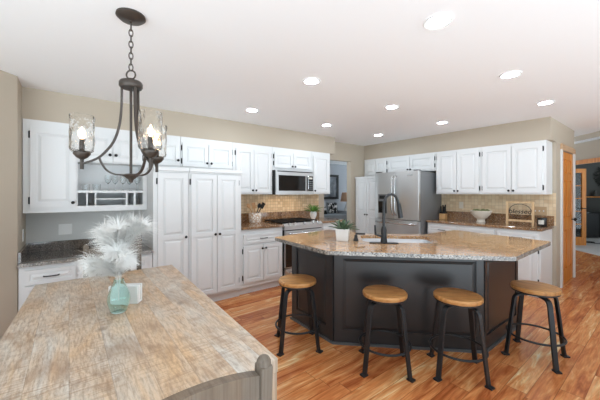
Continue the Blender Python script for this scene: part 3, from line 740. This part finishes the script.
# ------------------------------------------------------------------ dining table and chairs
TB = .76
tc_ = [(-.285,.92), (.639,.953), (.728,2.785), (-.185,2.752)]
tb = thing('dining_table', 'weathered plank dining table in the foreground', 'table')
obj('tabletop', prism(new(), tc_, TB-.055, TB), 'table', tb, bevel=.004)
def leg_at(cx, cy, sx_, sy_): return prism(new(), [(cx,cy),(cx+.095*sx_,cy),(cx+.095*sx_,cy+.095*sy_),(cx,cy+.095*sy_)], 0, TB-.055)
for (cx, cy), sx_, sy_ in zip(tc_, (1,-1,-1,1), (1,1,-1,-1)): obj('leg', leg_at(cx+.002*sx_, cy+.002*sy_, sx_, sy_), 'table', tb, bevel=.004)
bm = new(); box(bm, -.15, .52, .96, .985, TB-.14, TB-.055); box(bm, -.07, .62, 2.70, 2.725, TB-.14, TB-.055); obj('apron', bm, 'table', tb)

def make_chair(label):
    t = thing('dining_chair', label, 'chair', group='grey washed dining chairs')
    for s in (-1, 1):    # local: back at y=0, seat towards +y
        bm = new(); pts = smooth_pts([(s*.19,-.05,0), (s*.19,.015,.45), (s*.19,0,.7), (s*.19,-.012,.965)], 5)
        sweep(bm, pts, lambda i: [(-.017,-.020),(.017,-.020),(.017,.020),(-.017,.020)], False, (0,1,0))
        lathe(bm, [(.019,.960),(.018,.974),(.012,.984),(0,.987)], s*.19, -.012, 12)
        obj('leg', bm, 'greywood', t, bevel=.005)
        obj('leg', box(new(), s*.19-.02, s*.19+.02, .40, .44, 0, .44), 'greywood', t, bevel=.004)
    obj('seat', box(new(), -.215, .215, .0, .46, .44, .47), 'greywood', t, bevel=.008)
    n = 14; bm = new(); rows = []
    for i in range(n+1):
        x = -.172+.344*i/n; k = 1-(x/.172)**2; zt = .945+.03*k; zb = .865+.02*k; yb = -.008-.012*k
        rows.append([bm.verts.new((x, yb-.014, zb)), bm.verts.new((x, yb+.014, zb)), bm.verts.new((x, yb+.014, zt)), bm.verts.new((x, yb-.014, zt))])
    for a_, b_ in zip(rows, rows[1:]):
        for k in range(4): bm.faces.new((a_[k], a_[(k+1)%4], b_[(k+1)%4], b_[k]))
    bm.faces.new(rows[0][::-1]); bm.faces.new(rows[-1]); obj('top_rail', bm, 'greywood', t, True)
    obj('lower_rail', box(new(), -.172, .172, -.012, .012, .53, .575), 'greywood', t, bevel=.003)
    for x in (-.10, 0, .10):
        bm = new(); box(bm, x-.024, x+.024, -.018, -.002, .57, .872); obj('slat', bm, 'greywood', t)
    for s in (-1,1): obj('side_stretcher', box(new(), s*.19-.01, s*.19+.01, .01, .41, .2, .225), 'greywood', t)
    return t
ch = make_chair('grey washed wooden chair at the near end of the table, back to the viewer')
ch.location = (.202, .662, 0)
dup(ch, (.30, 2.93, 0), pi, 'grey washed wooden chair at the far end of the table by the desk')

# vase, feathers, white box
vs = obj('vase', lathe(new(), [(0,.003),(.030,0),(.038,.006),(.053,.05),(.056,.075),(.050,.105),(.036,.14),(.025,.165),(.024,.178),(.021,.178),(.022,.164),(.033,.139),(.047,.104),(.053,.075),(.050,.05),(.035,.010),(0,.008)], seg=32), 'teal', None, True)
VX, VY = .212, 1.85
vs.location = (VX, VY, TB); tag(vs, 'teal glass vase standing on the weathered table', 'vase')
rnd = random.Random(11)
Rv = Vector((sin(pi/2-YAW), -cos(pi/2-YAW), 0)); Fv = Vector((cos(pi/2-YAW), sin(pi/2-YAW), 0))
specs = [(-.15,.02,.10,.9),(-.075,-.02,.27,1),(-.03,.05,.30,1),(.02,-.04,.28,1),(.06,.03,.31,1),(.115,.0,.30,1),(-.10,.06,.22,1),(.02,-.05,.17,1),(-.09,-.06,.08,.9),(.06,-.05,.13,.8)]
for k, (dx, dz, hz_, sc) in enumerate(specs):
    bm = new()
    base = Vector((0,0,.06)); mouth = Vector((dx*.08, dz*.08, .178)); tip = Rv*dx+Fv*dz+Vector((0,0,.178+hz_))
    mid = (Rv*dx+Fv*dz)*.45+Vector((0,0,.178+hz_*.62))
    tip = tip+(Rv*dx+Fv*dz)*.15-Vector((0,0,.01))
    sp = smooth_pts([base, mouth, mid, tip], 8)
    tube(bm, sp, .0014, 5)
    L = len(sp)
    for q in range(800):
        s_ = .38+.62*(rnd.random()**.8); i_ = min(int(s_*(L-1)), L-2); p0 = sp[i_].lerp(sp[i_+1], rnd.random()); tg = (sp[i_+1]-sp[i_]).normalized()
        rv = Vector((rnd.gauss(0,1), rnd.gauss(0,1), rnd.gauss(0,1))); side = (rv-tg*rv.dot(tg)).normalized()
        ln = sc*(.05+.085*rnd.random()**1.5)*(1.15-.3*s_); w = .0007+.0007*rnd.random()
        d1 = (side*.85+tg*.6).normalized(); p1 = p0+d1*ln*.55; p2 = p1+(d1*.6+tg*.25+Vector((0,0,-.45))).normalized()*ln*.5
        nn = d1.cross(rv).normalized()*w
        a1 = bm.verts.new(p0-nn); a2 = bm.verts.new(p0+nn); b1 = bm.verts.new(p1-nn); b2 = bm.verts.new(p1+nn); c1 = bm.verts.new(p2)
        bm.faces.new((a1,a2,b2,b1)); bm.faces.new((b1,b2,c1))
    me = bpy.data.meshes.new('feather'); bm.to_mesh(me); bm.free(); me.materials.append(M['feather'])
    o = bpy.data.objects.new('feather', me); C.objects.link(o); o.location = (VX, VY, TB)
    tag(o, 'fluffy white feather plume standing in the teal glass vase', 'feather', 'white feathers in the vase')
wb = thing('ceramic_box', 'small white ceramic napkin box behind the teal vase', 'napkin holder', (.262, 1.985, TB), radians(-34))
bm = new(); box(bm, -.082, .082, -.03, .03, 0, .012); box(bm, -.082, .082, -.03, -.012, .006, .105); box(bm, -.082, .082, .012, .03, .006, .105); obj('holder', bm, 'ceramic', wb, bevel=.004)
obj('napkin', box(new(), -.078, .078, -.0115, .0115, .012, .100), 'feather', wb, bevel=.003)

# ------------------------------------------------------------------ chandelier
cx0, cy0 = .287, 1.971
cl = thing('chandelier', 'dark bronze three arm chandelier with glass shades over the table', 'chandelier', (cx0, cy0, 0))
obj('canopy', lathe(new(), [(0,CEIL),(.076,CEIL),(.078,CEIL-.012),(.06,CEIL-.028),(.012,CEIL-.034),(0,CEIL-.05)], seg=32), 'iron', cl, True)
zc = CEIL-.052; k = 0
while zc > 2.13:
    pts = [(.0105*cos(t_*2*pi/14)*(1 if k%2 else 0), .0105*cos(t_*2*pi/14)*(0 if k%2 else 1), zc-.018+.021*sin(t_*2*pi/14)) for t_ in range(14)]
    bm = new(); tube(bm, pts, .0032, 6, True); obj('chain_link', bm, 'iron', cl, True); zc -= .0335; k += 1
bm = new(); tube(bm, [(.026*cos(a_*2*pi/24)*Rv.x, .026*cos(a_*2*pi/24)*Rv.y, 2.092+.026*sin(a_*2*pi/24)) for a_ in range(24)], .0045, 8, True); obj('top_ring', bm, 'iron', cl, True)
obj('hub', lathe(new(), [(0,2.072),(.014,2.07),(.016,2.055),(.056,2.052),(.062,2.042),(.062,2.022),(.055,2.012),(0,2.012)], seg=28), 'iron', cl, True)
obj('center_rod', lathe(new(), [(.0075,2.02),(.0075,1.50)], seg=10), 'iron', cl, True)
obj('finial', lathe(new(), [(0,1.515),(.03,1.512),(.052,1.503),(.03,1.492),(.014,1.478),(.01,1.462),(0,1.458)], seg=20), 'iron', cl, True)
arms = [(-.245,-.057), (.177,-.124), (.062,.185)]
for ax, az in arms:
    d = Rv*ax+Fv*az; r = d.length; d.normalize(); s = Vector((-d.y, d.x, 0))
    f = lambda P: [d*rr+Vector((0,0,zz)) for rr, zz in P]
    bm = new(); bar(bm, smooth_pts(f([(.048,2.02),(.05,1.90),(.062,1.79),(.09,1.70),(.135,1.635),(.18,1.595),(r,1.565)]),5), .009, .016, s); obj('arm', bm, 'iron', cl)
    bm = new(); bar(bm, smooth_pts(f([(.02,1.506),(.08,1.508),(.125,1.53),(.155,1.575),(.165,1.61)]),5), .009, .012, s); obj('brace', bm, 'iron', cl)
    p = d*r
    sk_ = obj('socket_cup', lathe(new(), [(0,1.535),(.009,1.535),(.009,1.59),(.028,1.602),(.042,1.62),(.042,1.63),(0,1.63)], p.x, p.y, 20), 'iron', cl, True)
    obj('candle_sleeve', lathe(new(), [(.014,1.63),(.014,1.705),(0,1.706)], p.x, p.y, 14), 'iron', sk_, True)
    obj('bulb', lathe(new(), [(0,1.706),(.009,1.708),(.016,1.728),(.015,1.744),(.006,1.766),(0,1.776)], p.x, p.y, 14), 'bulb', sk_, True)
    R_ = .059
    prof = [(.02,1.631),(.045,1.633),(.052,1.645),(R_,1.668),(R_,1.75),(R_,1.838),(R_-.003,1.838),(R_-.003,1.75),(R_-.003,1.669),(.050,1.648),(.044,1.636),(.02,1.634)]
    bm = new(); nn_ = 14; pr_ = [(.02,1.631),(.048,1.632),(.055,1.638),(.0585,1.650)]+[(R_, 1.668+.17*i/nn_) for i in range(nn_+1)]+[(R_-.004, 1.668+.17*(nn_-i)/nn_) for i in range(nn_+1)]+[(.054,1.652),(.051,1.641),(.046,1.636),(.02,1.635)]
    lathe(bm, pr_, p.x, p.y, 36)
    from mathutils import noise as mn
    for v_ in bm.verts:
        q_ = Vector((v_.co.x-p.x, v_.co.y-p.y, 0)); L_ = q_.length
        if L_ > .05:
            a_ = atan2(q_.y, q_.x); w_ = mn.noise(Vector((cos(a_)*3.2+ax*9, sin(a_)*3.2, v_.co.z*22)))*.005
            v_.co += q_.normalized()*w_*(1 if L_ > R_-.002 else -.6)
    obj('glass_shade', bm, 'shade', cl, True)

# ------------------------------------------------------------------ recessed lights
rows = [(1.76, .89, 'nearest the viewer at upper right'), (3.05, .90, 'above the right end of the island'), (4.32, .93, 'in front of the oak door corner'),
        (1.775, 2.09, 'above the front of the island beside the chandelier'), (3.07, 2.12, 'at the middle of the nine ceiling lights'), (4.335, 2.13, 'in front of the right wall cabinets'),
        (1.805, 3.28, 'in front of the tall pantry cabinets'), (3.10, 3.30, 'in front of the microwave'), (4.36, 3.29, 'in front of the refrigerator corner')]
lens_me = None
for x, y, w in rows:
    t = thing('ceiling_light', 'lit round recessed ceiling light '+w, 'light', (x, y, 0), 0, 'recessed ceiling lights')
    if lens_me is None:
        a_ = obj('trim_ring', lathe(new(), [(.062,CEIL-.002),(.082,CEIL-.001),(.085,CEIL-.006),(.080,CEIL-.009),(.062,CEIL-.006)], seg=32), 'trim', t, True)
        b_ = obj('lens', lathe(new(), [(0,CEIL-.0045),(.064,CEIL-.0045)], seg=32), 'lens', t)
        lens_me = (a_.data, b_.data)
    else:
        inst('trim_ring', lens_me[0], t, (0,0,0)); inst('lens', lens_me[1], t, (0,0,0))

# ------------------------------------------------------------------ small things on the counters
CT = .93
ck = obj('utensil_crock', lathe(new(), [(0,0),(.078,0),(.092,.02),(.098,.10),(.094,.165),(.086,.165),(.089,.10),(.084,.02),(0,.012)], seg=28), 'crock', None, True)
ck.location = (2.29, 4.06, CT); tag(ck, 'white and tan patterned utensil crock on the left granite counter', 'crock')
def utensil(name, label, m, lean, az, kind):
    bm = new(); d = Vector((cos(az), sin(az), 0)); top = d*(.055+lean)+Vector((0,0,.27)); b0 = d*-.03+Vector((0,0,.02))
    tube(bm, [b0, top], .007, 8); ax = (top-b0).normalized()
    if kind == 'spoon':
        bm2 = bmesh.new(); ball(bm2, (0,0,0), .03, 12, 8)
        for v in bm2.verts: v.co = Vector((v.co.x, v.co.y*.35, v.co.z*1.4))
    else:
        bm2 = bmesh.new(); box(bm2, -.03, .03, -.003, .003, -.045, .05)
    rot = Vector((0,0,1)).rotation_difference(ax).to_matrix()
    for v in bm2.verts: v.co = rot @ v.co+top
    me = bpy.data.meshes.new('t'); bm2.to_mesh(me); bm2.free(); bm.from_mesh(me)
    o = obj(name, bm, m, None, True); o.location = (2.29, 4.06, CT); tag(o, label, 'utensil', 'kitchen utensils in the crock')
utensil('wooden_spoon', 'wooden spoon leaning left in the patterned crock', 'spoon', .05, pi*.95, 'spoon')
utensil('wooden_spatula', 'wooden spatula standing upright in the patterned crock', 'spoon', -.03, pi*.6, 'spatula')
utensil('black_spatula', 'black spatula leaning far right in the patterned crock', 'gasket', .065, -.3, 'spatula')
utensil('black_ladle', 'black ladle leaning right in the patterned crock', 'gasket', .03, .15, 'spoon')

fp_ = thing('potted_fern', 'bright green fern in a white round pot right of the range', 'plant', (3.42, 3.98, CT))
obj('pot', lathe(new(), [(0,0),(.032,0),(.036,.02),(.055,.06),(.062,.10),(.052,.145),(.044,.145),(.05,.10),(0,.09)], seg=24), 'ceramic', fp_, True)
bm = new(); rnd = random.Random(5)
for k in range(60):
    az = rnd.random()*2*pi; blade(bm, (cos(az)*.02, sin(az)*.02, .12), az, .15+.09*rnd.random(), radians(25+60*rnd.random()), .024, .3)
obj('foliage', bm, 'fern', fp_, True)

CR = .932
kb = thing('knife_block', 'small light wood knife block on the right counter by the refrigerator', 'knife block', (5.30, 2.585, CR), R90)
obj('block', box(new(), -.05, .05, -.05, .05, 0, .10), 'block', kb, bevel=.006)
obj('block_top', box(new(), -.048, .048, -.046, .046, .10, .13), 'gasket', kb, bevel=.003)
for i, (dx, dy, h) in enumerate(((-.03,-.02,.10), (-.005,.0,.125), (.025,-.02,.10), (.028,.02,.13))):
    bm = new(); box(bm, 5.30+dy-.008, 5.30+dy+.008, 2.585-dx-.010, 2.585-dx+.010, CR+.13, CR+.13+h); o = obj('knife', bm, 'gasket', None, bevel=.004)
    tag(o, 'black handled knife standing in the wood knife block', 'knife', 'knives in the block')
bx_, by_ = 5.22, 1.94
bw = obj('footed_bowl', lathe(new(), [(0,0),(.062,0),(.064,.008),(.056,.02),(.056,.05),(.085,.07),(.135,.13),(.158,.185),(.151,.187),(.128,.135),(.08,.082),(0,.075)], seg=36), 'cream', None, True)
bw.location = (bx_, by_, CR); tag(bw, 'white footed bowl of moss balls on the right counter', 'bowl')
for i in range(7):
    a_ = i*2*pi/6; r_ = .085 if i < 6 else 0
    o = obj('moss_ball', ball(new(), (0,0,0), .042), 'moss', None, True); o.location = (bx_+r_*cos(a_), by_+r_*sin(a_), CR+(.168 if i < 6 else .158))
    tag(o, 'green moss ball in the white footed bowl', 'decoration', 'moss balls in the footed bowl')
sg = thing('wooden_sign', 'light wood framed wire sign with the word blessed on the counter', 'sign', (5.235, 1.60, CR), R90); W = .345; H = .345
bm = new(); box(bm, 0, .028, 0, .03, 0, H); box(bm, W-.028, W, 0, .03, 0, H); box(bm, .028, W-.028, 0, .03, H-.028, H); box(bm, .028, W-.028, 0, .03, .045, .073); obj('frame', bm, 'lightwood', sg)
bm = new(); tube(bm, [(W/2+.135*cos(t_*2*pi/40), .012, .20+.105*sin(t_*2*pi/40)) for t_ in range(40)], .004, 6, True); obj('wire_oval', bm, 'iron', sg, True)
fcv = bpy.data.curves.new('lettering', 'FONT'); fcv.body = 'blessed'; fcv.size = .095; fcv.align_x = 'CENTER'; fcv.extrude = .003; fcv.shear = .2; fcv.offset = .001; fcv.materials.append(M['iron'])
tmp_ = bpy.data.objects.new('tmp', fcv); me_ = bpy.data.meshes.new_from_object(tmp_); bpy.data.objects.remove(tmp_)
o = bpy.data.objects.new('lettering', me_); C.objects.link(o); o.parent = sg; o.location = (W/2, .008, .165); o.rotation_euler = (pi/2, 0, 0)
cn = thing('candle_jar', 'black candle jar with pale label beside the wooden sign', 'candle', (5.24, 1.165, CR), R90)
obj('jar', lathe(new(), [(0,0),(.05,0),(.054,.006),(.054,.118),(.048,.12),(.046,.10),(0,.10)], seg=24), 'gasket', cn, True)
bm = new(); rows_ = []
for k in range(9):
    a_ = -pi/2-.62+1.24*k/8; rows_.append((bm.verts.new((.0552*cos(a_), .0552*sin(a_), .03)), bm.verts.new((.0552*cos(a_), .0552*sin(a_), .09))))
for a_, b_ in zip(rows_, rows_[1:]): bm.faces.new((a_[0], b_[0], b_[1], a_[1]))
obj('paper_label', bm, 'label', cn, True)
# glasses on the hutch shelf
tumb = lathe(new(), [(0,0),(.034,0),(.040,.07),(.0375,.07),(.032,.006),(0,.005)], seg=20)
stem = lathe(new(), [(0,0),(.032,.002),(.005,.008),(.004,.075),(.022,.095),(.034,.13),(.030,.18),(.0285,.18),(.032,.13),(.02,.098),(0,.082)], seg=20)
g0 = obj('tumbler', tumb, 'glass', None, True); g0.location = (.15, 4.05, 1.428); tag(g0, 'short clear tumbler at the left end of the hutch shelf', 'glass', 'clear glasses on the hutch shelf')
g1 = g0.copy(); C.objects.link(g1); g1.location = (.25, 4.06, 1.428); g1['label'] = 'short clear tumbler second from left on the hutch shelf'
w0 = obj('wine_glass', stem, 'glass', None, True); w0.location = (.36, 4.08, 1.428); tag(w0, 'clear stemmed glass standing on the open hutch shelf', 'glass', 'clear glasses on the hutch shelf')
for i in range(1, 5):
    g = w0.copy(); C.objects.link(g); g.location = (.36+.075*i, 4.08+.05*(i%2), 1.428)

# ------------------------------------------------------------------ living room beyond
sf = thing('sofa', 'grey sofa in the living room beyond the doorway', 'sofa', (6.3, 7.08, 0))
obj('base', box(new(), -1.1, 1.1, -.45, .45, .08, .45), 'sofa', sf, bevel=.03)
obj('seat_cushion', box(new(), -.88, .88, -.47, .2, .45, .72), 'sofa', sf, bevel=.05)
obj('backrest', box(new(), -1.1, 1.1, .2, .45, .45, 1.08), 'sofa', sf, bevel=.06)
for s in (-1,1): obj('armrest', box(new(), s*1.1-.1, s*1.1+.1, -.45, .45, .08, .8), 'sofa', sf, bevel=.05)
for s in (-1,1):
    for q in (-1,1): obj('leg', box(new(), s*1.0-.03, s*1.0+.03, q*.38-.03, q*.38+.03, 0, .08), 'gasket', sf)
def pillow(x, y, z, w, h, m, label, tilt=.25):
    bm = new(); n = 8; g = []
    for side in (-1, 1):
        g.append([[bm.verts.new((-w/2+w*i/n, side*.07*(1-(2*i/n-1)**4)*(1-(2*j/n-1)**4), -h/2+h*j/n)) for j in range(n+1)] for i in range(n+1)])
    for L in g:
        for i in range(n):
            for j in range(n): bm.faces.new((L[i][j], L[i+1][j], L[i+1][j+1], L[i][j+1]))
    bmesh.ops.remove_doubles(bm, verts=bm.verts, dist=1e-5)
    o = obj('throw_pillow', bm, m, None, True); o.location = (x, y, z+h/2); o.rotation_euler = (-tilt, 0, 0); tag(o, label, 'pillow', 'pillows on the grey sofa')
pillow(6.42, 7.10, .73, .50, .42, 'cushion', 'pale grey pillow leaning on the grey sofa')
pillow(6.30, 6.86, .73, .30, .24, 'pattern', 'small black and white patterned pillow at left on the sofa')
pillow(6.95, 7.08, .73, .42, .34, 'pattern', 'larger black and white patterned pillow at right on the sofa')
pf = thing('framed_picture', 'black framed grey picture on the living room wall', 'picture', (7.2, 7.598, 1.615))
bm = new()
for a_, b_, c_1, d_1 in ((-.51,.51,-.435,-.355), (-.51,.51,.355,.435), (-.51,-.43,-.355,.355), (.43,.51,-.355,.355)): box(bm, a_, b_, -.04, 0, c_1, d_1)
obj('frame', bm, 'artframe', pf); obj('print', box(new(), -.43,.43,-.015,-.005,-.355,.355), 'art', pf)
lp = thing('table_lamp', 'tan shaded lamp beside the living room sofa', 'lamp', (7.76, 7.22, 0))
obj('side_table', lathe(new(), [(0,.62),(.28,.62),(.28,.58),(.03,.57),(.03,.03),(.2,0),(0,0)], seg=24), 'ceramic', lp, True)
obj('lamp_base', lathe(new(), [(0,.62),(.08,.62),(.1,.75),(.04,.95),(.015,1.05),(0,1.05)], seg=20), 'ceramic', lp, True)
obj('lamp_shade', lathe(new(), [(.22,1.1),(.16,1.42)], seg=28), 'lampshade', lp, True)

# ------------------------------------------------------------------ office beyond the foyer
du0, dv0 = puv(586.3, 7.8)
fd = thing('french_door', 'oak french door with glass panes standing open in the office', 'door', uv(du0-.80, dv0)+(.014,), -pi/4)
bm = new(); W = .80; box(bm, 0, .10, 0, .04, 0, 2.03); box(bm, W-.10, W, 0, .04, 0, 2.03); box(bm, .10, W-.10, 0, .04, 0, .22); box(bm, .10, W-.10, 0, .04, 1.92, 2.03)
for k in range(1,5): zz = .22+1.70*k/5; box(bm, .10, W-.10, .008, .032, zz-.012, zz+.012)
for k in (1,2): xx = .10+.60*k/3; box(bm, xx-.011, xx+.011, .008, .032, .22, 1.92)
dlf = obj('door_leaf', bm, 'oak', fd)
obj('pane', box(new(), .10, W-.10, .018, .022, .22, 1.92), 'glass', dlf)
bm = new(); tube(bm, [(W-.05,-.002,.98), (W-.05,-.05,.98), (W-.15,-.055,.98)], .011, 8); obj('handle', bm, 'black', dlf, True)
su, sv = puv(585, 9.1)
sb = thing('sideboard', 'black sideboard with glossy top in the office', 'sideboard', uv(su-.1, sv)+(.012,), -pi/4)
obj('body', box(new(), 0, 1.9, 0, .55, .03, .77), 'gasket', sb, bevel=.01)
obj('top', box(new(), -.03, 1.93, -.03, .57, .77, .80), 'blackglass', sb)
bm = new()
for k in range(4): box(bm, .03+k*.46, .45+k*.46, -.012, .0, .06, .74)
obj('door_panel', bm, 'gasket', sb)
bm = new()
for a_ in (.05,1.85):
    for b_ in (.04,.5): box(bm, a_-.03, a_+.03, b_-.03, b_+.03, 0, .03)
obj('foot', bm, 'gasket', sb)
WV = 11.1
def at_wall(px, Z): return puv(px, Z)
shu, shv = puv(584, 9.9)
sh = tag(obj('wall_shelf', uvbox(new(), shu-.1, shu+2.0, WV-.26, WV, 1.25, 1.285), 'oak'), 'wooden wall shelf above the black sideboard in the office', 'shelf')
for k, (pq, hh, rr) in enumerate(((.35,.20,.06), (.62,.26,.05), (.85,.18,.07), (1.1,.24,.06))):
    p = uv(shu+pq, WV-.13)
    o = obj('jar', lathe(new(), [(0,0),(rr,0),(rr,hh*.7),(rr*.6,hh*.8),(rr*.6,hh),(0,hh)], seg=18), ('officewall','gasket','cream','gasket')[k], None, True); o.location = (p[0], p[1], 1.285)
    tag(o, ('dull grey jar leftmost on the office shelf', 'tall black jar second from left on the office shelf', 'short cream jar on the office shelf', 'black jar rightmost on the office shelf')[k], 'jar', 'jars on the office shelf')
p = uv(shu+.80, WV-.03); wr = thing('wreath', 'dark leafy wreath on the grey office wall', 'wreath', (p[0], p[1], 1.93), -pi/4)
bm = new(); rnd = random.Random(9)
for k in range(150):
    a_ = rnd.random()*2*pi; q = .26+.06*rnd.gauss(0,1); c = Vector((q*cos(a_), 0, q*sin(a_))); b2 = a_+rnd.gauss(0,.8)
    dd = Vector((cos(b2), rnd.gauss(0,.2)-.1, sin(b2))).normalized(); ss = dd.cross(Vector((0,1,0))).normalized()
    l_ = .10+.08*rnd.random(); vv = [bm.verts.new(c), bm.verts.new(c+dd*l_*.5+ss*.025), bm.verts.new(c+dd*l_), bm.verts.new(c+dd*l_*.5-ss*.025)]; bm.faces.new(vv)
obj('leaves', bm, 'leafdark', wr)
bm = new(); tube(bm, [(.26*cos(t_*2*pi/24), 0, .26*sin(t_*2*pi/24)) for t_ in range(24)], .02, 8, True); obj('ring', bm, 'leafdark', wr, True)
bm = new(); c0 = puv(591, 8.2); pts = [uv(c0[0]+a_, c0[1]+b_)+(.022,) for a_, b_ in ((-.2,.5),(-.1,.2),(.05,.0),(.15,.12),(.0,.22),(-.12,.05),(.1,-.15),(.3,-.1))]
tube(bm, smooth_pts(pts, 5), .011, 6); tag(obj('power_cord', bm, 'gasket', None, True), 'black cord lying on the pale office carpet', 'cord')
